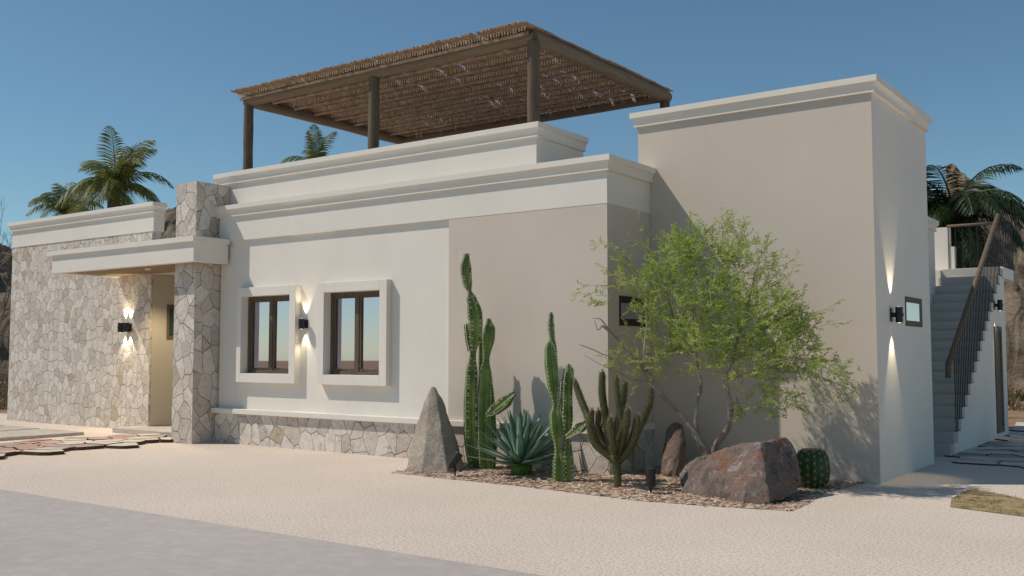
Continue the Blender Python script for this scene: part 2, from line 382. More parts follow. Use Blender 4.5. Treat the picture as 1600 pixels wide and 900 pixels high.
# ------------------------------------------------------------------ flagstone paving
def clip(poly, px, py, nx, ny):
    out = []
    for i in range(len(poly)):
        a, b = poly[i], poly[(i+1) % len(poly)]
        da, db = (a[0]-px)*nx+(a[1]-py)*ny, (b[0]-px)*nx+(b[1]-py)*ny
        if da <= 0: out.append(a)
        if (da < 0 < db) or (db < 0 < da):
            t = da/(da-db); out.append((a[0]+(b[0]-a[0])*t, a[1]+(b[1]-a[1])*t))
    return out
def inside(p, poly):
    c = False; n = len(poly)
    for i in range(n):
        a, b = poly[i], poly[i-1]
        if (a[1] > p[1]) != (b[1] > p[1]) and p[0] < (b[0]-a[0])*(p[1]-a[1])/(b[1]-a[1])+a[0]: c = not c
    return c
def flagstones(region, size, z1, rs, label, gap=.035, wts=(.5, .28, .22)):
    r_ = random.Random(rs); xs = [p[0] for p in region]; ys = [p[1] for p in region]
    S = []
    x = min(xs)-size
    while x < max(xs)+size:
        y = min(ys)-size
        while y < max(ys)+size:
            S.append((x+r_.uniform(-.42, .42)*size, y+r_.uniform(-.42, .42)*size)); y += size
        x += size
    k = 0
    for s in S:
        if not inside(s, region): continue
        poly = [(s[0]-2, s[1]-2), (s[0]+2, s[1]-2), (s[0]+2, s[1]+2), (s[0]-2, s[1]+2)]
        for t in S:
            if t is s or abs(t[0]-s[0]) > 3*size or abs(t[1]-s[1]) > 3*size: continue
            dx, dy = t[0]-s[0], t[1]-s[1]; d = math.hypot(dx, dy)
            poly = clip(poly, (s[0]+t[0])/2-dx/d*gap/2, (s[1]+t[1])/2-dy/d*gap/2, dx/d, dy/d)
        if len(poly) < 3: continue
        z = z1 + r_.uniform(-.004, .006)
        mb = MB(); n = len(poly)
        tx, ty = r_.uniform(-.008, .008), r_.uniform(-.008, .008)
        def zz(p): return z+(p[0]-s[0])*tx+(p[1]-s[1])*ty
        mb.add([(p[0], p[1], -.005) for p in poly]+[(p[0], p[1], zz(p)) for p in poly], [(i, (i+1) % n, n+(i+1) % n, n+i) for i in range(n)]+[tuple(range(n, 2*n))])
        cm = r_.choices([0, 1, 2], wts)[0]
        m = [M['fl_cream'], M['fl_pink'], M['fl_mauve']][cm]; cn = ['cream', 'pink', 'mauve brown'][cm]
        o = mb.build('flagstone', [m, M['fl_edge']])
        for i in range(n): o.data.polygons[i].material_index = 1
        tag(o, label % cn, 'flagstone', 'flagstones'); k += 1
def g2(*pp): return [tuple(hit(px, py, 2, .05)[:2]) for px, py in pp]
flagstones(g2((-40,716),(0,710),(60,707),(170,697),(268,687),(268,679),(190,679),(110,683),(0,692),(-60,697)), .42, .055, 3, '%s irregular flagstone in the path before the stone entrance pillar')
flagstones([(-3.42, 15.25), (-2.45, 15.1), (-1.5, 15.0), (-.8, 15.4), (-.9, 23.0), (-3.42, 23.0)], .5, .022, 11, '%s irregular flagstone beside the outdoor stair wall', wts=(.72, .1, .18), gap=.025)
# pale concrete pads at the far left
PADS = [(-19.3, -17.87, 'pale concrete stepping slab nearest the flagstone path'), (-20.75, -19.48, 'pale concrete stepping slab in the middle of three at far left'), (-22.2, -20.9, 'pale concrete stepping slab farthest left before the stone wall')]
for x0, x1, lb in PADS:
    mb = MB(); mb.box(x0, x1, 5.5, 10.66, -.02, .06); tag(mb.build('stepping_slab', M['slab'], bevel=.006), lb, 'slab', 'concrete stepping slabs')

# ================================================================== HOUSE
house = empty('house', (-10, 14, 0), 'low white and beige desert house with stone cladding and stepped parapets', 'house')
CORN = [(-.22, -.0), (.09, 0), (.09, -.078), (.082, -.083), (.062, -.097), (.046, -.125), (.038, -.155), (.036, -.182), (.047, -.184), (.047, -.203), (0, -.206), (-.22, -.206)]
def cornice(path, ztop, name='cornice', closed=False, parent=house, m=None, k=1.0):
    """sweeps the profile along a plan path whose outward side is on the right of travel"""
    mb = MB(); P = [Vector((p[0], p[1])) for p in path]; n = len(P); np_ = len(CORN)
    def nrm(a, b): d = (b-a).normalized(); return Vector((d.y, -d.x))
    for i, p in enumerate(P):
        if i == 0: m_ = nrm(P[0], P[1])
        elif i == n-1: m_ = nrm(P[-2], P[-1])
        else:
            a, b = nrm(P[i-1], P[i]), nrm(P[i], P[i+1]); s = a+b; m_ = s/(s.dot(a))
        for o, z in CORN: mb.v.append((p.x+m_.x*o*k, p.y+m_.y*o*k, ztop+z*k))
    for i in range(n-1):
        for j in range(np_):
            j2 = (j+1) % np_; mb.f.append((i*np_+j, (i+1)*np_+j, (i+1)*np_+j2, i*np_+j2))
    mb.f.append(tuple(range(np_))); mb.f.append(tuple((n-1)*np_+j for j in reversed(range(np_))))
    return mb.build(name, m or M['white'], parent)
def wallbox(name, m, *b, parent=house, bevel=0, label=None):
    mb = MB(); mb.box(*b); return mb.build(name, m, parent, bevel=bevel, label=label)

# ---- main block: stone plinth, recessed white panel, beige section, band
wallbox('plinth', M['stone_big'], -14.6, -6.53, 11.185, 12.40, -.05, .535, label='stone clad plinth under the main wall')
mb = MB(); mb.box(-14.59, -9.25, 11.25, 13.0, .535, 3.56); mb.build('recessed_wall', M['white'], house)
mb = MB(); mb.box(-9.25, -6.55, 11.2, 12.40, .535, 3.56); mb.build('beige_wall', M['beige'], house, label='beige wall section behind the cacti')
# band below the lower cornice
mb = MB(); mb.box(-14.59, -6.547, 11.196, 12.405, 3.56, 4.05); mb.build('band', M['white'], house, label='white band under the lower cornice')
mb = MB(); mb.box(-14.59, -6.55, 11.45, 20.5, 4.0, 4.10); mb.build('roof', M['concrete'], house)
mb = MB(); mb.box(-14.6, -7.0, 12.4, 20.5, -.05, 4.0); mb.build('rear_wall', M['white'], house)
cornice([(-14.62, 11.196), (-6.547, 11.196), (-6.547, 12.408)], 4.195)
mb = MB(); mb.box(-14.61, -9.252, 11.11, 11.25, .525, .61); mb.box(-9.252, -6.51, 11.13, 11.2, .522, .607); mb.box(-6.55, -6.50, 11.2, 12.408, .522, .607)
mb.build('sill_ledge', M['white'], house, bevel=.006)
# ---- upper parapet
mb = MB(); mb.box(-15.02, -7.85, 11.45, 11.67, 3.9, 4.66); mb.box(-8.07, -7.851, 11.67, 12.72, 3.9, 4.66); mb.build('upper_parapet', M['white'], house)
cornice([(-15.02, 11.45), (-7.85, 11.45), (-7.85, 12.72)], 4.855)
# ---- tower
mb = MB(); mb.box(-6.736, -3.46, 12.41, 15.135, -.05, 4.83); mb.build('tower_wall', M['beige'], house, label='tall beige tower wall behind the green tree')
mb = MB(); mb.box(-3.461, -3.457, 12.414, 15.131, -.04, 4.81)
mb.build('tower_side_wall', M['white'], house, label='shaded side wall of the tower')
cornice([(-6.736, 15.135), (-6.736, 12.41), (-3.457, 12.41), (-3.457, 15.135)], 5.02)
# ---- entrance wing
wallbox('stone_wall', M['stone'], -23.2, -17.66, 11.9, 12.13, -.05, 4.07, label='long stone clad entrance wall')
mb = MB(); mb.box(-23.2, -17.6, 11.885, 12.135, 4.055, 4.47); mb.build('parapet_band', M['white'], house)
mb = MB(); mb.box(-23.2, -18.9, 12.14, 18, -.05, 3.9); mb.build('wing_wall', M['white'], house)
cornice([(-23.2, 12.135), (-23.2, 11.885), (-17.6, 11.885), (-17.6, 12.135)], 4.64)
# ---- stone pillar and its stub behind
mb = MB(); mb.box(-15.2, -14.62, 10.72, 11.44, -.05, 3.17); mb.box(-15.2, -14.62, 10.72, 11.44, 3.17, 4.61)
mb.build('stone_pillar', M['stone_big'], house, label='rough stone pillar at the entrance')
# ---- canopy
mb = MB()
mb.box(-18.86, -14.33, 10.47, 10.60, 3.155, 3.5); mb.box(-14.46, -14.33, 10.60, 11.194, 3.155, 3.5); mb.box(-18.86, -18.73, 10.60, 11.9, 3.155, 3.5)
mb.box(-19.0, -14.28, 10.42, 11.19, 3.5, 3.59); mb.box(-19.0, -14.59, 11.19, 11.88, 3.5, 3.59)
mb.build('canopy', M['white'], house, label='white entrance canopy with stepped fascia')
mb = MB(); mb.box(-18.72, -14.47, 10.61, 11.89, 3.18, 3.21); mb.build('canopy_soffit', M['soffit'], house, label='wood plank canopy underside')
mb = MB(); mb.tube([(-16.65, 11.14, 3.17), (-16.65, 11.14, 3.182)], .05, 20)
M['dim_lens'] = mat('downlight_cover', (.7, .65, .55), .4); bsdf(M['dim_lens']).inputs['Emission Color'].default_value = (1, .85, .6, 1); bsdf(M['dim_lens']).inputs['Emission Strength'].default_value = .15
dl = mb.build('downlight', M['dim_lens'], house)
# ---- recess behind the door, floor step, door leaf
mb = MB(); mb.box(-18.85, -14.63, 13.35, 13.5, -.04, 3.4); mb.box(-17.66, -14.63, 11.9, 13.35, 3.17, 3.4); mb.build('entry_wall', M['beige'], house)
mb = MB(); mb.box(-17.95, -15.2, 11.3, 13.3, -.02, .10); mb.build('doorstep', M['slab'], house, bevel=.008, label='raised entrance step')
dv = Vector((math.sin(R(22)), math.cos(R(22)), 0)); dn = Vector((dv.y, -dv.x, 0)); h0 = Vector((-17.63, 11.93, 0))
def dbox(mb, a0, a1, t0, t1, z0, z1):
    vs = []
    for z in (z0, z1):
        for a, t in ((a0, t0), (a1, t0), (a1, t1), (a0, t1)): p = h0+dv*a+dn*t; vs.append((p.x, p.y, z))
    mb.add(vs, [(0,3,2,1),(4,5,6,7),(0,1,5,4),(1,2,6,5),(2,3,7,6),(3,0,4,7)])
mb = MB(); dbox(mb, 0, 1.25, -.05, 0, .11, 3.165); door = mb.build('door', M['door'], house, label='tall cream entrance door standing ajar')
wp = [hit(px, py, 0, -17.5) for px, py in ((250, 476), (268, 476), (268, 530))]
mb = MB()
for b in ((.28, .33, 1.86, 2.56), (.50, .58, 1.86, 2.56), (.33, .50, 2.50, 2.56), (.33, .50, 1.86, 1.92)): dbox(mb, b[0], b[1], 0.001, .02, b[2], b[3])
wf = mb.build('door_window_frame', M['frame'], door)
mb = MB(); dbox(mb, .33, .50, .002, .008, 1.92, 2.50); mb.build('door_pane', M['glass_dark'], door)
for o in (wf,): pass
mb = MB(); dbox(mb, 1.12, 1.15, .0, .045, .95, 1.35); mb.build('door_handle', M['black'], door)

# ---- windows
def window(x0, x1, z0, z1, xi0, xi1, zi0, zi1, label):
    mb = MB()  # surround, four bars mitred by butting
    y0, y1 = 11.135, 11.36
    mb.box(x0, xi0, y0, y1, z0, z1); mb.box(xi1, x1, y0, y1, z0, z1); mb.box(xi0, xi1, y0, y1, zi1, z1); mb.box(xi0, xi1, y0, y1, z0, zi0)
    su = mb.build('window', M['white'], house, bevel=.004, label=label)
    fr = MB(); fy0, fy1 = 11.29, 11.35
    t = .055
    fr.box(xi0, xi0+t, fy0, fy1, zi0, zi1); fr.box(xi1-t, xi1, fy0, fy1, zi0, zi1)
    fr.box(xi0+t, xi1-t, fy0, fy1, zi1-t, zi1); fr.box(xi0+t, xi1-t, fy0, fy1, zi0, zi0+t)
    xm = (xi0+xi1)/2; fr.box(xm-.05, xm+.02, fy0+.004, fy1, zi0+t, zi1-t)
    for a, b in ((xi0+t, xm-.05), (xm+.02, xi1-t)):   # sash bars
        fr.box(a, a+.035, fy0+.018, fy1, zi0+t, zi1-t); fr.box(b-.035, b, fy0+.018, fy1, zi0+t, zi1-t)
        fr.box(a+.035, b-.035, fy0+.018, fy1, zi1-t-.04, zi1-t); fr.box(a+.035, b-.035, fy0+.018, fy1, zi0+t, zi0+t+.04)
    fr.build('window_frame', M['frame'], su, bevel=.002)
    g = MB(); g.box(xi0+t-.01, xi1-t+.01, 11.338, 11.344, zi0+t-.01, zi1-t+.01); g.build('pane', M['glass'], su)
# sub-parts of parts hold world coordinates too
def fix_sub():
    for o in COL.objects:
        if o.parent is not None and o.parent.parent is not None:
            o.matrix_parent_inverse = Matrix.Identity(4)
# opening in the recessed wall is hidden by the surround; rebuild the wall in pieces around both openings
bpy.data.objects.remove(bpy.data.objects['recessed_wall'])
mb = MB(); Z0, Z1 = .535, 3.56
for a, b, c, d in ((-14.59, -13.9, Z0, Z1), (-12.6, -11.85, Z0, Z1), (-10.55, -9.25, Z0, Z1), (-13.9, -12.6, Z0, 1.15), (-13.9, -12.6, 2.63, Z1), (-11.85, -10.55, Z0, 1.15), (-11.85, -10.55, 2.63, Z1)):
    mb.box(a, b, 11.25, 11.45, c, d)
mb.box(-14.59, -9.25, 11.45, 12.4, Z0, Z1)
mb.build('recessed_wall', M['white'], house, label='white recessed wall around the two windows')
window(-13.99, -12.488, 1.072, 2.712, -13.875, -12.638, 1.228, 2.557, 'left window in a thick white surround')
window(-11.965, -10.432, 1.072, 2.716, -11.815, -10.583, 1.232, 2.557, 'right window in a thick white surround')
def side_window(x, y0, y1, z0, z1, m, gm, label, t=.075):
    fr = MB(); fr.box(x-.05, x+.012, y0, y0+t*.35, z0, z1); fr.box(x-.05, x+.012, y1-t*1.6, y1, z0, z1); fr.box(x-.05, x+.012, y0+t*.35, y1-t*1.6, z1-t, z1); fr.box(x-.05, x+.012, y0+t*.35, y1-t*1.6, z0, z0+t)
    f = fr.build('small_window', m, house, bevel=.003, label=label)
    g = MB(); g.box(x+.0035, x+.006, y0+t*.3, y1-t*1.5, z0+t*.9, z1-t*.9); g.build('pane', gm, f)
side_window(-3.457, 13.75, 14.62, 1.945, 2.34, M['post'], M['glass'], 'small brown framed window beside the tower lamp')
side_window(-6.55, 11.50, 12.32, 1.95, 2.35, M['lamp_black'], M['glass'], 'small dark framed window behind the tree', .095)

# ---- walls behind the tower: stair side wall, parapets
mb = MB(); mb.box(-4.8, -4.5, 15.2, 20.2, -.05, 3.93); mb.build('stair_wall', M['white'], house, label='white wall along the inner side of the stair')
cornice([(-4.5, 15.15), (-4.5, 20.2)], 4.12, parent=house)
mb = MB(); mb.box(-8.0, -4.46, 21.25, 21.45, 3.0, 4.12); mb.box(-4.46, -4.36, 21.27, 21.43, 3.0, 3.72); mb.box(-8.0, -4.5, 20.6, 22.15, -.05, 3.2)
mb.build('roof_parapet', M['white'], house, label='white roof parapet beyond the stair landing')

# ================================================================== OUTDOOR STAIRCASE
stair = empty('outdoor_staircase', (-4, 16.2, 0), 'white outdoor staircase with black balusters and wooden handrail behind the tower', 'staircase')
NS = 18; rise = 3.22/NS; run = (20.95-16.2)/NS
mb = MB()
for i in range(NS):
    y = 16.2+i*run
    mb.box(-4.5, -3.463, y, y+run, -.05 if i < 3 else (i-2)*rise, (i+1)*rise)
mb.build('steps', M['concrete'], stair, bevel=.004)
mb = MB()   # stepped outer wall, one slice per step
for i in range(NS):
    y = 16.2+i*run; mb.box(-3.475, -3.459, y, y+run, -.05, max(.005, i*rise))
mb.box(-3.60, -3.46, 20.95, 21.15, -.05, 3.02)
ob = mb.build('side_wall', M['white'], stair, label='white stepped side wall')
mb = MB(); mb.box(-4.5, -3.44, 20.95, 22.15, 3.03, 3.245); mb.build('landing', M['white'], stair)
# louvred door in the side wall
mb = MB(); mb.box(-3.459, -3.44, 19.95, 20.08, .10, 2.07); mb.box(-3.459, -3.44, 20.52, 20.65, .10, 2.07); mb.box(-3.459, -3.44, 20.08, 20.52, 1.97, 2.07); mb.box(-3.459, -3.44, 20.08, 20.52, .10, .2)
dr = mb.build('louvre_door', M['post'], stair, label='narrow brown louvred door under the stair')
mb = MB(); z = .22
while z < 1.95:
    mb.add([(-3.458, 20.08, z), (-3.458, 20.52, z), (-3.445, 20.52, z-.02), (-3.445, 20.08, z-.02), (-3.458, 20.08, z+.02), (-3.458, 20.52, z+.02)], [(0,1,2,3), (3,2,5,4), (0,3,4), (1,5,2)]); z += .055
mb.build('louvres', M['frame'], dr)
mb = MB(); mb.box(-3.4588, -3.4570, 20.08, 20.52, .2, 1.97); mb.build('dark_backing', M['black'], dr)
# handrail and balusters
A = Vector((-3.44, 16.10, 1.40)); B = Vector((-3.44, 20.62, 4.20))
mb = MB(); mb.tube([A, B], .044, 12); mb.tube([A+Vector((0, .01, .02)), A+Vector((0, 0, -.20))], .044, 12); mb.build('handrail', M['rail'], stair, smooth=True)
for i in range(2, NS):
    y = 16.2+i*run; z = (i+1)*rise+.01; mb = MB()
    mb.box(-3.45, -3.425, y-.02-run*.9, y+.06, z-.004-rise, z+.008-rise)
    for q in (.0, .5):
        yy = y-run+.05+q*run; zt = A.z+(yy-A.y)*(B.z-A.z)/(B.y-A.y)
        mb.tube([(-3.438, yy, z-rise), (-3.438, yy, zt)], .008, 6)
    mb.build('baluster_pair', M['black'], stair)
for yy in [20.78+.185*k for k in range(8)]:
    mb = MB(); mb.tube([(-3.438, yy, 3.245), (-3.438, yy, 4.20)], .010, 6); mb.build('baluster', M['black'], stair)
mb = MB(); mb.tube([B, (-3.44, 22.1, 4.22)], .03, 8); mb.build('landing_rail', M['black'], stair, smooth=True)
mb = MB(); mb.tube([(-4.48, 21.2, 4.13), (-3.5, 21.2, 4.13)], .028, 8); mb.build('landing_rail', M['rail'], stair, smooth=True)
for k in range(8):
    x = -4.46+k*.135; mb = MB(); mb.tube([(x, 21.2, 3.245), (x, 21.2, 4.13)], .009, 6); mb.build('baluster', M['black'], stair)

# ================================================================== PERGOLA
perg = empty('pergola', (-11.6, 14.1, 4.1), 'rooftop pergola with round wooden posts and a brown stick roof', 'pergola')
Y0, Y1, X0, X1 = 12.0, 16.3, -14.83, -8.28
def log(a, b, r, name, m, wob=.012, n=12, rs=1):
    r_ = random.Random(rs); a, b = Vector(a), Vector(b); k = 10
    pts = [a+(b-a)*i/k+Vector((r_.uniform(-wob, wob), r_.uniform(-wob, wob), r_.uniform(-wob, wob)))*(0 if i in (0, k) else 1) for i in range(k+1)]
    rr = [r*(1+r_.uniform(-.05, .05)) for _ in pts]; mb = MB(); mb.tube(pts, rr, n); return mb.build(name, m, perg, smooth=False)
for x in (X0, -11.57, X1):
    for y in (Y0, Y1): log((x, y, 4.0), (x, y, 6.25), .092, 'post', M['post'], .004, 24, int(x*10+y))
for y in (Y0, Y1): log((X0-.07, y, 6.32), (X1+.02, y, 6.32), .085, 'beam', M['beam'], .006, 14, int(y))
for x in (X0, X1): log((x, Y0+.0, 6.335), (x, Y1+.1, 6.335), .105, 'beam', M['beam_y'], .006, 18, int(x))
NP = 9; pys = [Y0-.08+i*(Y1-Y0+.16)/(NP-1) for i in range(NP)]
for i, y in enumerate(pys):
    pu = log((X0-.14, y, 6.382), (X1-.04, y, 6.382), .032, 'purlin', M['purlin'], .004, 10, i+40)
    mb = MB(); x = X0-.15; r_ = random.Random(i)
    while x < X1-.04:
        w = r_.uniform(.024, .03); h = r_.uniform(.052, .064); lean = r_.uniform(-.006, .006)
        for sgn in (-1,):
            mb.tube([(x, y+sgn*.040, 6.478), (x+lean*.3, y+sgn*.072, 6.470), (x+lean, y+sgn*.066, 6.462-h)], [w*.5, w*.5, w*.42], 6)
        x += r_.uniform(.050, .056)
    pe = mb.build('stick_ends', M['pegs'], perg); pe['kind'] = 'stuff'
gaps = {}; mb = MB(); r_ = random.Random(5); ys = [Y0-.29]+pys[1:]+[Y1+.2]
x = X0-.12
while x < X1+.06:
    for j in range(len(ys)-1):
        if gaps.get(j, 0) > 0: gaps[j] -= 1; continue
        if r_.random() < .016: gaps[j] = 1; continue
        z = 6.478+r_.uniform(-.002, .010); dx = r_.uniform(-.008, .008)
        a, b = ys[j]-r_.uniform(0, .05), ys[j+1]+r_.uniform(0, .06)
        xm = x+r_.uniform(-.006, .006)
        mb.tube([(xm, a, z), (xm+dx*.5, (a+b)/2, z+r_.uniform(-.006, .003)), (xm+dx, b, z+.004)], r_.uniform(.0145, .0175), 5)
    x += .0305
mb.build('stick_roof', M['mat_sticks'], perg)
# ================================================================== WALL LAMPS
def spot(loc, direction, parent, power, size=60, blend=.6, color=(1, .84, .58), name='bulb'):
    l = bpy.data.lights.new(name, 'SPOT'); l.energy = power; l.spot_size = R(size); l.spot_blend = blend; l.color = color; l.shadow_soft_size = .012
    o = bpy.data.objects.new(name, l); COL.objects.link(o); o.location = loc
    o.rotation_euler = Vector(direction).to_track_quat('-Z', 'Y').to_euler(); par(o, parent); return o
def wall_lamp(p, nrm, heads, label, power=3.0, size=44, up=True, out=.075, r=.046, h=.17, back=.015):
    p = Vector(p); n = Vector(nrm); s = Vector((-n.y, n.x, 0)); t = empty('wall_lamp', p, label, 'wall lamp', 'black wall lamps')
    def ob(mb, c, a, b, z0, z1):   # oriented box a along wall, b outwards
        vs = []
        for z in (z0, z1):
            for u, w in ((a[0], b[0]), (a[1], b[0]), (a[1], b[1]), (a[0], b[1])): q = c+s*u+n*w; vs.append((q.x, q.y, c.z+z))
        mb.add(vs, [(0,3,2,1),(4,5,6,7),(0,1,5,4),(1,2,6,5),(2,3,7,6),(3,0,4,7)])
    mb = MB(); wdt = .05+.07*(len(heads)-1); ob(mb, p, (-wdt, wdt), (0, .02), -h*.42, h*.42); mb.build('mount_plate', M['lamp_black'], t, bevel=.003)
    for u in heads:
        c = p+s*u+n*(out+r*.6)
        mb = MB(); ob(mb, p+s*u, (-.02, .02), (.019, out), -.03, .03); mb.tube([c-Vector((0, 0, h/2)), c-Vector((0, 0, h/2-.004)), c+Vector((0, 0, h/2-.004)), c+Vector((0, 0, h/2))], [r*.9, r, r, r*.9], 20)
        mb.tube([c+n*r*.7-Vector((0, 0, .02)), c+n*r*.7+Vector((0, 0, .02))], r*.5, 10)
        hd = mb.build('lamp_head', M['lamp_black'], t)
        for sg in ((1, -1) if up else (-1,)):
            mb = MB(); mb.tube([c+Vector((0, 0, sg*(h/2+.0005))), c+Vector((0, 0, sg*(h/2+.002)))], r*.45, 14); mb.build('lens', M['lens'], hd)
            spot(c+Vector((0, 0, sg*(h/2+.012)))-n*back, Vector((0, 0, sg))-n*.03, t, power*8, size)
    return t
wall_lamp((-12.35, 11.25, 2.06), (0, -1, 0), [0], 'black up and down lamp between the two white framed windows', 1.5, 62, back=.05)
wall_lamp((-18.42, 11.9, 2.10), (0, -1, 0), [-.095, .095], 'double headed black lamp on the stone entrance wall', 2.3, 62, r=.06, h=.2, back=.062)
wall_lamp((-3.457, 13.05, 2.07), (1, 0, 0), [0], 'black up and down lamp on the shaded tower side', 3.6, 54, h=.2)
wall_lamp((-3.46, 20.05, 2.46), (1, 0, 0), [0], 'black lamp above the louvred door under the stair', 2.2, up=False, h=.2)
spot((-16.65, 11.14, 3.16), (0, 0, -1), house, 130, 130, .5, (1, .80, .52), 'downlight_bulb')

# ================================================================== PLANTED BED
bedp = [tuple(hit(px, py, 2, .012)[:2]) for px, py in ((612,737),(700,747),(800,757),(900,769),(1000,781),(1120,790),(1235,797),(1262,786),(1290,768),(1336,757))]
bedp += [(-3.62, 12.40), (-6.50, 12.40), (-6.50, 11.17), (-8.95, 11.17), (-9.05, 10.3)]
M['mulch'] = ground_mat('leaf_mulch', (.56, .44, .34), (.28, .18, .125), 26, 1.5, .5)
mb = MB()
edge = []
for i in range(len(bedp)):
    a, b = Vector((*bedp[i], 0)), Vector((*bedp[(i+1) % len(bedp)], 0)); k = max(1, int((b-a).length/.06))
    for j in range(k):
        p = a+(b-a)*j/k; w = .015 if i < 10 else 0; edge.append((p.x+rnd.uniform(-w, w), p.y+rnd.uniform(-w, w), .004))
mb.add(edge, [tuple(range(len(edge)))]); o = structure(mb.build('planting_bed', M['mulch']))
bm = bmesh.new(); bm.from_mesh(o.data); bmesh.ops.triangulate(bm, faces=bm.faces[:]); bm.to_mesh(o.data); bm.free()
chips = [MB(), MB(), MB()]; k = 0
while k < 5200:
    x, y = rnd.uniform(-9.2, -3.4), rnd.uniform(9.5, 12.4)
    if not inside((x, y), bedp):
        # a few spill over the edge
        if not (rnd.random() < .06 and inside((x, y+.07), bedp)): continue
    l, w, a, z = rnd.uniform(.018, .045), rnd.uniform(.008, .018), rnd.uniform(0, PI), rnd.uniform(.006, .016)
    u = Vector((math.cos(a), math.sin(a), rnd.uniform(-.12, .12)))*l; v = Vector((-math.sin(a), math.cos(a), rnd.uniform(-.12, .12)))*w; c = Vector((x, y, z))
    m_ = chips[rnd.choices([0, 1, 2], [.45, .3, .25])[0]]
    t = Vector((0, 0, .004)); q = [c-u, c-v, c+u, c+v]
    m_.add([p for p in q]+[p+t for p in q], [(4,5,6,7), (0,1,5,4), (1,2,6,5), (2,3,7,6), (3,0,4,7)]); k += 1
M['chip0'] = mat('pale_chip', (.64, .53, .42), .9); M['chip1'] = mat('rust_chip', (.42, .25, .165), .9); M['chip2'] = mat('brown_chip', (.27, .185, .13), .9)
co_ = MB(); idx = []
for q, m_ in enumerate(chips):
    n0 = len(co_.f); co_.add(m_.v, m_.f); idx += [q]*(len(co_.f)-n0)
o = co_.build('mulch_chips', [M['chip0'], M['chip1'], M['chip2']]); o.data.polygons.foreach_set('material_index', idx)
o['kind'] = 'stuff'; tag(o, 'tan and rust coloured bark chips covering the planting bed', 'mulch')

# ------------------------------------------------------------------ rocks
def rock(name, pts, m, label, seed, sub=4, amp=.03, freq=2.5, flat=.0, bev=.03):
    bm = bmesh.new()
    for p in pts: bm.verts.new(p)
    bmesh.ops.convex_hull(bm, input=bm.verts[:])
    lo = [v for v in bm.verts if not v.link_faces]
    if lo: bmesh.ops.delete(bm, geom=lo, context='VERTS')
    bmesh.ops.bevel(bm, geom=bm.edges[:], offset=bev, segments=2, affect='EDGES', profile=.5, clamp_overlap=True)
    bmesh.ops.triangulate(bm, faces=bm.faces[:])
    for _ in range(sub):
        es = [e for e in bm.edges if e.calc_length() > .035]
        if not es: break
        bmesh.ops.subdivide_edges(bm, edges=es, cuts=1, use_grid_fill=True); bmesh.ops.triangulate(bm, faces=[f for f in bm.faces if len(f.verts) > 3])
    bm.normal_update()
    off = Vector((seed*7.1, seed*3.3, seed))
    ds = []
    for v in bm.verts:
        q = v.co*freq+off
        d = noise.fractal(q, .8, 2.2, 3)*amp + noise.fractal(q*4, .8, 2.1, 4)*amp*.28
        ce = noise.ridged_multi_fractal(q*.8, 1.0, 2.0, 3, 1, 2)*amp*.4
        ds.append(d-ce+amp*.3)
    for v, d in zip(bm.verts, ds): v.co += v.normal*d
    me = bpy.data.meshes.new(name); bm.to_mesh(me); bm.free(); me.materials.append(m)
    me.polygons.foreach_set('use_smooth', [True]*len(me.polygons))
    o = bpy.data.objects.new(name, me); COL.objects.link(o)
    return o
g = 10.4
def rp(lst): return [hy(px, py, y) for px, py, y in lst]
r1 = rp([(634,739,10.02),(639,712,10.12),(648,672,10.28),(672,604,10.45),(680,603,10.5),(691,622,10.56),(714,690,10.62),(723,722,10.6),(722,737,10.42),(700,740,10.12),(660,742,9.96),(643,728,10.75),(668,640,10.75),(690,640,10.85),(712,716,11.0),(655,716,11.1)])
tag(rock('pointed_rock', r1, M['rock_grey'], '', 3, 5, .018, 2.8, bev=.012), 'tall pointed grey tan rock at the left end of the planted bed', 'rock')
r2 = rp([(1061,741,10.6),(1063,770,10.3),(1076,780,10.2),(1160,789,9.97),(1204,788,9.99),(1238,775,10.4),(1253,762,10.75),(1251,738,10.75),(1240,700,10.9),(1229,683,10.95),(1190,690,10.28),(1130,703,10.4),(1086,716,10.5),(1160,697,11.0),(1250,738,11.15),(1090,716,11.0)])
tag(rock('boulder', r2, M['rock_red'], '', 8, 5, .032, 2.6, bev=.014), 'large angular reddish brown boulder with pale veins before the tree', 'boulder')
r3 = rp([(1031,742,11.55),(1034,712,11.6),(1041,672,11.7),(1050,659,11.75),(1062,658,11.75),(1070,668,11.75),(1073,700,11.7),(1073,744,11.6),(1050,746,11.4),(1040,740,12.0),(1068,740,12.0),(1045,680,12.0),(1064,680,12.0)])
tag(rock('standing_rock', r3, M['rock_red'], '', 5, 4, .015, 3, bev=.03), 'narrow standing brown rock in the shade left of the tree trunks', 'rock')

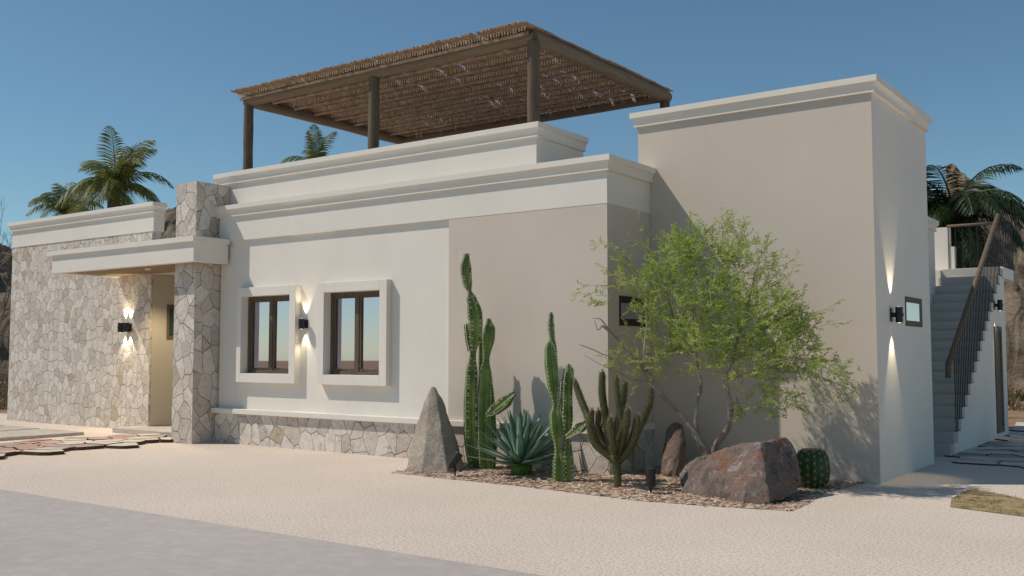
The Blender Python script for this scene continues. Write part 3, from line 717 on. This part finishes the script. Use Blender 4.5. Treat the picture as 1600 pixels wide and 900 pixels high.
# ------------------------------------------------------------------ column cacti
def sc_px(y): return 1.0
def pxr(px_r, p):      # radius in metres of px_r photo pixels at point p
    return px_r*((p-CAM).dot(FW))/F_PX
def column_cactus(y, stems, label, base_px):
    b = hit(base_px[0], base_px[1], 2, 0)
    t = empty('column_cactus', (b.x, b.y, 0), label, 'cactus', 'column cacti')
    for yo, nr, pts, ph in stems:
        yo2 = yo if isinstance(yo, tuple) else (yo, yo); P = [hy(px, py, y+yo2[0]+(yo2[1]-yo2[0])*max(0, min(1, (733-py)/336))) for px, py, _ in pts]; r = [pxr(rr*(1.2 if rr > 7 else .85), p) for (_, _, rr), p in zip(pts, P)]
        if pts[0][1] > 720: P[0].z = -.02
        n = 5; C = catmull(P, n); RR = lerp_list(r, n); RR[-1] *= .55
        if True: C.append(C[-1]+(C[-1]-C[-2]).normalized()*.008); RR.append(RR[-1]*.3)
        mb = MB(); seg = nr*6; mb.tube(C, RR, seg, ribs=(nr, .38))
        # areoles along each rib ridge
        sp, sd = MB(), MB(); acc = 0
        T0 = (C[1]-C[0]).normalized(); a = (Vector((1,0,0))-T0*T0.x).normalized() if abs(T0.z) > .5 else T0.orthogonal().normalized()
        for i in range(len(C)-2):
            tt = (C[min(i+1, len(C)-1)]-C[max(i-1, 0)]).normalized(); a = (a-tt*a.dot(tt)).normalized(); bb = tt.cross(a)
            seglen = (C[i+1]-C[i]).length; k = max(1, int(seglen/.03))
            for j in range(k):
                p = C[i]+(C[i+1]-C[i])*j/k; rr = RR[i]+(RR[i+1]-RR[i])*j/k
                for q in range(nr):
                    th = 2*PI*q/nr; o_ = a*math.cos(th)+bb*math.sin(th); c = p+o_*rr; s = o_.cross(tt)
                    e = .013
                    sp.add([c+tt*e+o_*.002, c+s*e*.8+o_*.001, c-tt*e, c-s*e*.8+o_*.001, c+o_*.012], [(0,1,4),(1,2,4),(2,3,4),(3,0,4)])
                    for w in range(2):
                        d = (o_+s*rnd.uniform(-.8, .8)+tt*rnd.uniform(-.7, .7)).normalized()*rnd.uniform(.015, .03)
                        sp.add([c+s*.0012, c-s*.0012, c+d], [(0,1,2)])
                    if ph and rnd.random() < .9:
                        # dark and pale cross bands of old scarring on the flanks
                        for sg in (-1, 1):
                            th2 = th+sg*.16; o2 = a*math.cos(th2)+bb*math.sin(th2); f = 1-.38*(.16*nr/PI); c2 = p+o2*(rr*f+.003); th3 = th+sg*.36; o3 = a*math.cos(th3)+bb*math.sin(th3); c3 = p+o3*(rr*(1-.38*min(1, .36*nr/PI))+.003)
                            (sp if rnd.random() < .45 else sd).add([c2-tt*.009, c3-tt*.006, c3+tt*.006, c2+tt*.009], [(0,1,2,3)])
        n1 = len(mb.f); mb.add(sp.v, sp.f); n2 = len(mb.f); mb.add(sd.v, sd.f); st = mb.build('stem', [M['cactus'], M['areole'], M['areole_dark']], t)
        st.data.polygons.foreach_set('material_index', [0]*n1+[1]*(n2-n1)+[2]*(len(mb.f)-n2))
    return t
A_ = [((.0, -.36), 4, [(743,733,11),(738,690,13),(736,640,12),(737,590,10),(739,552,7),(743,520,11),(742,490,12),(737,468,8),(734,456,4.5),(730,440,8),(728,420,9),(729,400,6),(729,397,5)], True),
      ((-.04, -.40), 5, [(735,548,5),(731,530,5),(729,512,4.5),(729,506,3)], True),
      (.10, 4, [(753,731,8),(751,690,8),(750,640,8),(751,600,6),(751,560,5),(751,530,4),(751,527,3)], True),
      (-.02, 4, [(759,733,12),(757,690,12),(756,640,11),(758,590,10),(760,560,7),(763,530,10),(765,515,9),(764,501,5),(764,498,4)], False),
      (.08, 4, [(769,733,7),(769,690,8),(766,640,8),(764,590,7),(762,570,4)], True),
      (-.08, 4, [(762,648,4),(774,640,8),(788,629,9),(800,617,6),(804,613,4)], True)]
column_cactus(10.82, A_, 'tallest column cactus, left of the agave, with a short side arm', (750, 732))
B_ = [(.05, 4, [(876,752,7),(872,700,7),(869,640,6),(867,590,7),(865,550,7),(863,532,6),(861,512,7),(861,496,5),(861,488,3.5)], True),
      (-.04, 4, [(873,753,10),(874,725,10),(871,699,6),(870,670,11),(868,650,10),(867,631,5),(864,600,9),(861,570,10),(859,548,8),(859,533,5)], False),
      (.03, 4, [(887,752,9),(887,720,9),(887,685,7),(886,650,9),(886,620,8),(887,595,8),(889,580,7.5),(889,569,4)], True),
      (-.02, 5, [(872,640,4),(876,620,5),(877,604,4.5),(877,594,3)], True),
      (-.05, 4, [(886,682,4),(896,676,7),(906,668,8),(914,661,6),(917,658,3)], True)]
column_cactus(10.33, B_, 'shorter column cactus standing right of the agave', (880, 753))

# ------------------------------------------------------------------ agave
ab = hit(815, 742, 2, 0); ag = empty('agave', ab, 'blue green agave with long pointed leaves between the two column cacti', 'agave')
mb = MB(); r_ = random.Random(2)
pts = [ab+Vector((0, 0, z)) for z in (-.01, .02, .08, .12, .16)]; mb.tube(pts, [.12, .135, .14, .13, .09], 24)
for ring in range(4):
    for q in range(16):
        th = 2*PI*(q+.5*ring)/16; o_ = Vector((math.cos(th), math.sin(th), 0)); c = ab+o_*.137+Vector((0, 0, .02+ring*.03)); s = Vector((-o_.y, o_.x, 0))
        mb.add([c-s*.024, c+s*.024, c+o_*.014+Vector((0, 0, .026))], [(0,1,2)])
mb.build('stem_base', M['agave_base'], ag)
mb = MB(); C0 = ab+Vector((0, 0, .13))
def blade(mb, az, el, ln, w, curl):
    d = Vector((math.cos(az)*math.cos(el), math.sin(az)*math.cos(el), math.sin(el))); s = Vector((-math.sin(az), math.cos(az), 0)); n = s.cross(d)*-1
    if n.z < 0: n = -n
    k = 9; rows = []
    for i in range(k+1):
        t = i/k; ww = w*(.62+.9*t-1.52*t**2.3 if t < 1 else 0)*(1 if t < .97 else .1); ww = max(ww, .002)
        c = C0+d*(.03+ln*t)+n*(curl*ln*(t*t-t*.3)); fold = ww*.22
        rows.append([c-s*ww+n*fold, c-s*ww*.5+n*fold*.25, c-n*.0, c+s*ww*.5+n*fold*.25, c+s*ww+n*fold, c-n*(.012*(1-t)+.002)])
    b = len(mb.v)
    for r in rows: mb.v += [tuple(p) for p in r]
    for i in range(k):
        for j in range(4): mb.f.append((b+i*6+j, b+i*6+j+1, b+(i+1)*6+j+1, b+(i+1)*6+j))
        mb.f.append((b+i*6+0, b+(i+1)*6+0, b+(i+1)*6+5, b+i*6+5)); mb.f.append((b+i*6+4, b+i*6+5, b+(i+1)*6+5, b+(i+1)*6+4))
nb = 58
for i in range(nb):
    t = i/(nb-1); el = R(84-78*t**.9)+r_.uniform(-.05, .05); az = i*2.39996+r_.uniform(-.1, .1)
    blade(mb, az, el, r_.uniform(.64, .74)+.10*t, r_.uniform(.058, .072), r_.uniform(-.02, .08))
mb.build('leaves', M['agave'], ag, smooth=True)

# ------------------------------------------------------------------ bushy spined cactus
fb = hit(965, 762, 2, 0); fz = empty('spiny_branching_cactus', fb, 'olive branching cactus thick with straw coloured spines, right of the cacti', 'cactus')
FY = fb.y
def fp(px, py, dy=0): return hy(px, py, FY+dy)
arms = [[(965,768,0,7),(965,745,0,8),(964,720,0,9)],
  [(964,722,0,8),(945,706,-.05,9),(929,690,-.1,9),(922,660,-.12,9),(925,641,-.13,6)],
  [(922,664,-.08,5),(916,645,.0,7),(907,622,.05,7),(901,605,.06,6),(898,594,.06,4)],
  [(960,715,.05,7),(951,690,.1,8),(946,650,.12,8),(941,616,.12,8),(941,590,.12,7),(941,581,.12,5)],
  [(966,690,.0,6),(973,663,.02,7),(968,640,.02,7),(964,615,.02,7),(963,597,.02,6),(963,588,.02,4)],
  [(962,712,.1,6),(964,665,.18,7),(971,638,.2,7),(975,615,.2,7),(977,597,.2,5)],
  [(985,697,.05,5),(993,682,.12,6),(1006,655,.15,7),(1015,631,.15,7),(1017,615,.15,6),(1017,606,.15,4)],
  [(966,720,-.02,8),(982,703,-.08,9),(992,680,-.1,9),(995,662,-.1,8),(996,649,-.1,5)],
  [(965,718,-.04,6),(972,692,-.14,7),(978,663,-.16,8),(980,645,-.16,7),(980,638,-.16,4)],
  [(963,718,-.06,6),(959,700,-.2,7),(955,677,-.24,8),(953,660,-.24,7),(953,652,-.24,4)],
  [(958,712,.04,6),(945,695,.1,7),(936,672,.12,7),(935,650,.12,6),(935,641,.12,4)],
  [(938,662,.1,4),(946,667,.1,5),(954,672,.1,4)]]
for ai, arm in enumerate(arms):
    P = [fp(a, b, c) for a, b, c, _ in arm]; rr = [pxr(r*.8, p) for (_, _, _, r), p in zip(arm, P)]
    C = catmull(P, 5); RR = lerp_list(rr, 5); mb = MB(); mb.tube(C, RR, 12, ribs=(6, .22)); nm = 'trunk' if ai == 0 else 'arm'
    ar = mb.build(nm, M['fuzzy'], fz, smooth=True); sp = MB()
    if ai == 0: dens = 12
    for i in range(len(C)-1):
        t = (C[i+1]-C[i]); ln = t.length; t.normalize(); a = t.orthogonal().normalized(); b = t.cross(a)
        for q in range(int(ln/.0008)):
            th = rnd.uniform(0, 2*PI); o_ = a*math.cos(th)+b*math.sin(th); f = rnd.random(); p = C[i]+t*ln*f+o_*(RR[i]*.8)
            d = (o_+t*rnd.uniform(.25, 1.6)).normalized()*rnd.uniform(.032, .068); s = o_.cross(t)*.0024
            sp.add([p-s, p+s, p+d], [(0,1,2)])
    tip = C[-1]
    for q in range(70):
        d = (t+Vector((rnd.gauss(0, .35), rnd.gauss(0, .35), rnd.gauss(0, .2)))).normalized()*rnd.uniform(.03, .06); s = d.cross(Vector((0, 1, .2))).normalized()*.0011
        sp.add([tip-s, tip+s, tip+d], [(0,1,2)])
    sp.build('spines', M['fuzz'], ar)

# ------------------------------------------------------------------ barrel cactus
bb_ = Vector((-4.02, 11.62, 0)); bc = empty('barrel_cactus', bb_, 'squat round green barrel cactus with pale spines beside the boulder', 'cactus')
mb = MB(); C = []; RR = []
for i in range(15):
    t = i/14; th = PI*(.12+.85*t); C.append(bb_+Vector((0, 0, .225-math.cos(th)*.235))); RR.append(.205*math.sin(th)**.5 if t < 1 else .02)
C[0].z = -.01
mb.tube(C, RR, 96, ribs=(16, .045)); mb.build('body', M['barrel'], bc)
mb = MB()
for q in range(16):
    th = 2*PI*q/16+.08; o_ = Vector((math.cos(th), math.sin(th), 0))
    for i in range(1+q % 2, 14, 2):
        c = C[i]+o_*RR[i]; up = Vector((0, 0, 1)); s = Vector((-o_.y, o_.x, 0))
        nn = (o_+up*((i-6)/8 if i > 6 else 0)).normalized()
        for w in range(5):
            an = 2*PI*w/5+rnd.uniform(-.3, .3); d = (nn*.55+s*math.cos(an)+up*math.sin(an)).normalized()*rnd.uniform(.035, .06); k_ = d.cross(nn).normalized()*.0019
            mb.add([c-k_, c+k_, c+d], [(0,1,2)])
mb.build('spines', M['barrel_spine'], bc)

# ------------------------------------------------------------------ garden spotlights
def path_light(px, py, tilt, label, hz=.12):
    b = hit(px, py, 2, 0); t = empty('garden_spotlight', b, label, 'spotlight', 'garden spotlights')
    mb = MB(); mb.tube([b-Vector((0, 0, .02)), b+Vector((0, 0, hz))], [.008, .016], 8); mb.build('stake', M['black'], t)
    c = b+Vector((0, 0, hz+.085)); d = Vector((math.sin(tilt)*cy, math.sin(tilt)*sy, math.cos(tilt)))
    mb = MB(); mb.tube([c-d*.10, c-d*.095, c+d*.095, c+d*.10], [.05, .056, .056, .054], 22); mb.tube([c-d*.13, c-d*.10], [.02, .03], 12)
    hd = mb.build('lamp_head', M['lamp_black'], t); mb = MB(); mb.tube([c+d*.1005, c+d*.102], .045, 18); mb.build('glass', M['glass_dark'], hd)
path_light(711, 745, R(35), 'small black tilted garden spotlight beside the pointed rock', .13)
path_light(1017, 772, R(1), 'small black upright garden spotlight left of the red boulder', .10)

# ------------------------------------------------------------------ green tree
TY = 11.2
tb = Vector((-5.12, 11.30, 0)); tree = empty('palo_verde_tree', tb, 'airy light green desert tree with several leaning trunks behind the boulder', 'tree')
nodes = []      # (pos, radius, parent)
def stem(pts, r0, r1, n=6):
    P = [hy(px, py, y) for px, py, y in pts]; C = catmull(P, n); out = []
    for i, p in enumerate(C):
        t = i/(len(C)-1); j = noise.noise_vector(p*6)*.012; out.append(p+j)
    return out, [r0+(r1-r0)*(i/(len(C)-1))**.8 for i in range(len(C))]
stems_def = [([(1112,722,11.3),(1100,697,11.25),(1075,665,11.2),(1045,630,11.1),(1010,582,11.0),(985,552,10.9),(958,525,10.85),(942,508,10.8)], .042, .014),
  ([(1108,722,11.3),(1096,700,11.3),(1088,665,11.35),(1090,630,11.4),(1095,600,11.45),(1088,560,11.5),(1084,520,11.5),(1080,470,11.5),(1078,430,11.5)], .036, .010),
  ([(1118,722,11.3),(1118,698,11.25),(1138,668,11.15),(1140,630,11.1),(1136,595,11.1),(1146,548,11.1),(1160,505,11.15),(1172,460,11.2),(1180,425,11.2)], .048, .010),
  ([(1088,560,11.5),(1068,530,11.4),(1050,490,11.3),(1040,450,11.2),(1030,420,11.15)], .022, .007),
  ([(1010,582,11.0),(1006,545,11.1),(1012,505,11.2),(1010,470,11.2),(1000,430,11.2)], .022, .007),
  ([(985,552,10.9),(965,560,10.8),(940,552,10.7),(910,540,10.6),(906,538,10.6)], .012, .004),
  ([(1060,648,11.15),(1020,600,11.0),(985,592,10.8),(950,575,10.6),(914,556,10.5)], .012, .003),
  ([(1146,548,11.1),(1185,520,11.2),(1215,500,11.3),(1250,480,11.3)], .022, .006),
  ([(1136,595,11.1),(1180,580,11.0),(1225,565,10.9),(1265,560,10.9)], .020, .005),
  ([(958,525,10.85),(940,500,10.7),(925,497,10.6)], .012, .003), ([(942,508,10.8),(935,515,10.7),(928,500,10.65)], .01, .003),
  ([(1141,540,11.1),(1120,500,10.9),(1110,455,10.8),(1115,410,10.8)], .02, .006)]
trunk = MB(); skel = []
for k_, (pts, r0, r1) in enumerate(stems_def):
    C, RR = stem(pts, r0, r1)
    if k_ < 3: C[0].z = -.03
    trunk.tube(C, RR, 10)
    for i, p in enumerate(C):
        if i > len(C)*.35 or k_ > 2: skel.append((p, RR[i]))
# knotty second strands twisting round the main trunks
for k_ in (0, 2):
    C, RR = stem(stems_def[k_][0][:6], .024, .010)
    C = [p+Vector((math.sin(i*.45)*.03, math.cos(i*.45)*.03, 0)) for i, p in enumerate(C)]
    trunk.tube(C, RR, 8)
r_ = random.Random(21)
lobes = [(1080,430,11.2,.50,.42,.55),(1020,455,11.0,.30,.32,.4),(1150,430,11.2,.48,.45,.5),(1120,500,11.1,.60,.42,.6),(1200,500,11.3,.50,.42,.55),(1060,520,11.0,.45,.33,.45),
         (1240,545,11.3,.42,.36,.5),(1180,575,11.1,.5,.30,.5),(1020,500,10.9,.34,.26,.3),(1130,385,11.2,.3,.30,.4),(1060,400,11.2,.35,.25,.4),(1110,560,11.0,.4,.28,.4),(990,430,10.9,.3,.25,.3),(1272,580,11.1,.28,.18,.3),(1190,618,11.1,.34,.22,.35),(985,560,10.8,.28,.28,.25),(1030,560,10.9,.3,.3,.3),(1075,395,11.2,.3,.25,.3),(1225,490,11.3,.3,.3,.35)]
W_ = [l[3]*l[4]*l[5] for l in lobes]
def ok(p): return p.y < 12.25 and (p.x > -6.35 or p.y < 11.0) and p.z > .75
att = []
while len(att) < 720:
    l = r_.choices(lobes, W_)[0]; c = hy(l[0], l[1], l[2]); v = Vector((r_.gauss(0, 1), r_.gauss(0, 1), r_.gauss(0, 1))).normalized()*(r_.random()**.42)
    p = c+Vector((v.x*l[3]*1.0, v.y*l[5]*1.1, v.z*l[4]*1.08))
    if ok(p): att.append(p)
twigs = MB(); leaves = MB(); shoots = MB()
root = Vector((-5.1, 11.2, .9))
att.sort(key=lambda p: min((p-s[0]).length for s in skel[::3]))
nodes = [(s[0], max(.004, s[1]*.5)) for s in skel]
def leaf(p, d, ln, w):
    d = d.normalized(); s = d.cross(Vector((r_.gauss(0, 1), r_.gauss(0, 1), r_.gauss(0, 1)))).normalized(); n = d.cross(s)
    m_ = p+d*ln*.5+n*ln*.12
    leaves.add([p, m_+s*w, p+d*ln-n*ln*.05, m_-s*w], [(0,1,2,3)])
def sprig(p, d, ln):
    """a drooping green shoot with small paired leaflets"""
    k = max(4, int(ln/.022)); q = p.copy(); dd = d.normalized(); pts = [q.copy()]
    for i in range(k):
        dd = (dd+Vector((r_.gauss(0, .10), r_.gauss(0, .10), r_.gauss(0, .08)-.02))).normalized(); q = q+dd*ln/k; pts.append(q.copy())
        if i > 0:
            for sg in (-1, 1):
                s = dd.cross(Vector((r_.gauss(0, .6), r_.gauss(0, .6), 1))).normalized()*sg
                leaf(q, s+dd*.7, r_.uniform(.028, .054), r_.uniform(.0055, .0095))
    shoots.tube([pts[0], pts[len(pts)//2], pts[-1]], [.002, .0016, .001], 3, cap=False)
for p in att:
    best = None; bd = 9
    for q, r in nodes:
        d = (p-q).length
        if d < bd and d > .05: bd = d; best = (q, r)
    q, r = best; r1 = max(.0022, min(r*.72, .007)); mid = (p+q)/2+Vector((r_.gauss(0, .03), r_.gauss(0, .03), .03*bd))
    twigs.tube([q, mid, p], [r1, r1*.8, r1*.6], 4, cap=False)
    nodes.append((p, r1)); nodes.append((mid, r1))
    out = (p-root).normalized()
    for _ in range(r_.choice((2, 2, 3, 3))):
        sprig(p, out*.7+Vector((r_.gauss(0, .6), r_.gauss(0, .6), r_.gauss(0.15, .6))), r_.uniform(.12, .28))
# wispy long shoots that break the outline
for px, py, dx, dy, ln in ((1140,400,.0,-1,.55),(1075,395,.05,-1,.5),(1215,470,.4,-.9,.5),(1235,520,.8,-.5,.6),(1270,560,1,-.1,.55),(1285,590,1,.35,.4),(1265,590,.8,.7,.45),(960,450,-1,-.3,.5),(985,410,-.8,-.7,.5),(1020,395,-.3,-1,.45),(1250,560,1,.2,.6),(1190,610,.5,.9,.35),(1225,605,.7,.8,.4),(1180,440,.3,-1,.5),(950,470,-1,.1,.3),(1290,575,1,.2,.3),(1150,620,.2,1,.2)):
    p = hy(px, py, 11.1 if px > 1000 else 10.8); d = (RT*dx-Vector((0, 0, 1))*dy)
    nq = min(nodes, key=lambda n_: (n_[0]-p).length)[0]; twigs.tube([nq, (nq+p)/2+Vector((0, 0, .02)), p], [.005, .0045, .004], 4, cap=False)
    for _ in range(2):
        q = p.copy(); dd = (d+Vector((r_.gauss(0, .15), r_.gauss(0, .15), r_.gauss(0, .15)))).normalized(); pts = [q.copy()]
        for i in range(8):
            dd = (dd+Vector((r_.gauss(0, .12), r_.gauss(0, .12), r_.gauss(-.03, .12)))).normalized(); q = q+dd*ln/8; pts.append(q.copy())
            sprig(q, dd+Vector((r_.gauss(0, .6), r_.gauss(0, .6), r_.gauss(0, .5))), r_.uniform(.06, .13))
        twigs.tube(pts, [.004-.0004*i for i in range(9)], 4, cap=False)
# bare dead twig at the right
p = hy(1262,560,11.0); nq = min(nodes, key=lambda n_: (n_[0]-p).length)[0]
twigs.tube([nq, p, hy(1270,535,11.0), hy(1283,514,11.0)], [.006, .005, .004, .002], 5)
trunk.add(twigs.v, twigs.f); trunk.build('trunk', M['bark'], tree, smooth=True); shoots.build('shoots', M['leaf'], tree); leaves.build('crown', M['leaf'], tree)

# ------------------------------------------------------------------ palms
def palm(px, py, dist, rad_px, m, label, seed, nf=22, group='palm trees beyond the house', els=None):
    r_ = random.Random(seed); c = at_dist(px, py, dist); s = rad_px*dist/F_PX
    t = empty('palm_tree', (c.x, c.y, 0), label, 'palm tree', group)
    mb = MB(); k = 12; pts = [Vector((c.x+.15*math.sin(i*.4), c.y, c.z*i/k-(.1 if i == 0 else 0))) for i in range(k+1)]; pts[-1] = c
    mb.tube(pts, [s*.11*(1.15-.3*i/k+.05*(i % 2)) for i in range(k+1)], 12); mb.build('trunk', M['palm_bark'], t)
    mb = MB(); stalk = MB()
    for f in range(nf):
        az = f*2.39996+r_.uniform(-.2, .2); el = R(r_.choice((80, 62, 48, 35, 22, 8, -10, 55, 30)) if els is None else r_.choice(els))+r_.uniform(-.1, .1)
        d = Vector((math.cos(az)*math.cos(el), math.sin(az)*math.cos(el), math.sin(el))); ln = s*r_.uniform(.95, 1.25); p = c.copy(); n_ = 16; pts = [p.copy()]
        for i in range(n_):
            t_ = i/n_; d = (d+Vector((0, 0, -.11-.05*t_))*(1 if abs(d.z) < .98 else .5)).normalized(); p = p+d*ln/n_; pts.append(p.copy())
        stalk.tube(pts[::2]+[pts[-1]], [s*.014*(1-.8*i/9) for i in range(len(pts[::2])+1)], 4)
        side = Vector((-math.sin(az), math.cos(az), 0))
        for i in range(1, n_):
            for h in (0, .33, .66):
                t_ = (i+h)/n_; q = pts[i]+(pts[i+1]-pts[i])*h; dd = (pts[i+1]-pts[i]).normalized(); up = side.cross(dd)
                L_ = s*.34*math.sin(PI*min(1, t_*.9+.12))**.6
                for sg in (-1, 1):
                    v = (side*sg+dd*(.45+.7*t_)+up*r_.uniform(-.05, .25)+Vector((0, 0, -.32-r_.uniform(0, .25)))).normalized()
                    w = dd*s*.011; e = q+v*L_; mq = q+v*L_*.5+Vector((0, 0, L_*.05))
                    mb.add([q-w*.4, mq-w, e+Vector((0, 0, -L_*.10)), mq+w, q+w*.4], [(0,1,3,4), (1,2,3)])
    stalk.build('frond_stalks', m, t); mb.build('crown', m, t)
palm(181, 292, 46, 84, M['palm'], 'tallest green palm tree above the stone entrance wall', 4, 26)
palm(106, 333, 54, 58, M['palm'], 'lower green palm tree at far left above the entrance parapet', 9, 22)
palm(494, 262, 64, 60, M['palm'], 'palm tree top peeking over the roof under the pergola', 12, 22)
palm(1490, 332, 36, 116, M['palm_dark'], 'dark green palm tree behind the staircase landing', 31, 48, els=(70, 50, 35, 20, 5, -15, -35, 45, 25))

# bare desert shrub at the far left
sb = at_dist(-10, 549, 34); sh = empty('bare_tree', (sb.x, sb.y, 0), 'leafless desert tree with thin twigs at the left edge', 'tree')
mb = MB(); r_ = random.Random(3)
def grow(p, d, ln, r, lv):
    q = p+d*ln; mb.tube([p, (p+q)/2+Vector((r_.gauss(0, .03), r_.gauss(0, .03), 0))*ln, q], [r, r*.85, r*.7], 5, cap=False)
    if lv == 0: return
    for _ in range(3 if lv > 1 else 3):
        grow(q, (d+Vector((r_.gauss(0, .5), r_.gauss(0, .5), r_.gauss(.05, .4)))).normalized(), ln*r_.uniform(.6, .85), r*.62, lv-1)
grow(Vector((sb.x, sb.y, -.1)), Vector((0, 0, 1)), 2.0, .06, 6)
mb.build('branches', M['twig'], sh)
# scattered low desert scrub at the feet of the hills
r_ = random.Random(8); k = 0
scr = MB()
for _ in range(420):
    side = r_.random() < .45
    px = r_.uniform(-60, 40) if side else r_.uniform(1560, 1700); dist = r_.uniform(30, 75)
    c = at_dist(px, 549, dist); c.z = .0; h = r_.uniform(.15, .5)
    for w in range(26):
        d = Vector((r_.gauss(0, .6), r_.gauss(0, .6), r_.uniform(.3, 1))).normalized()*h; s_ = Vector((r_.gauss(0, 1), r_.gauss(0, 1), 0)).normalized()*.02
        b = c+Vector((r_.gauss(0, .12), r_.gauss(0, .12), 0)); scr.add([b-s_, b+s_, b+d], [(0,1,2)])
M['scrub'] = leaf_mat('dry_scrub', (.10, .085, .03), (.24, .18, .08), 0, .4)
o = scr.build('dry_scrub', M['scrub']); o['kind'] = 'stuff'; tag(o, 'dry low scrub scattered over the brown desert ground', 'scrub')
# tufts on the soil patch
tf = MB(); k = 0
while k < 1400:
    x, y = r_.uniform(-2.7, -1.2), r_.uniform(10.6, 12.8)
    if not inside((x, y), gp): continue
    if noise.noise(Vector((x*3, y*3, 0))) < -.05: k += .2; continue
    d = Vector((r_.gauss(0, .5), r_.gauss(0, .5), 1)).normalized()*r_.uniform(.01, .035); s_ = Vector((r_.gauss(0, 1), r_.gauss(0, 1), 0)).normalized()*.003
    b = Vector((x, y, .005)); tf.add([b-s_, b+s_, b+d], [(0,1,2)]); k += 1
o = tf.build('grass', leaf_mat('dry_grass_blades', (.16, .17, .05), (.36, .28, .12), 0, 6)); o['kind'] = 'stuff'; tag(o, 'sparse dry grass on the brown soil patch at lower right', 'grass')

for o in list(COL.objects):      # sub-parts: their mesh is in world coordinates, their parent sits unmoved
    if o.parent is not None and o.parent.parent is not None: o.matrix_parent_inverse = Matrix.Identity(4)
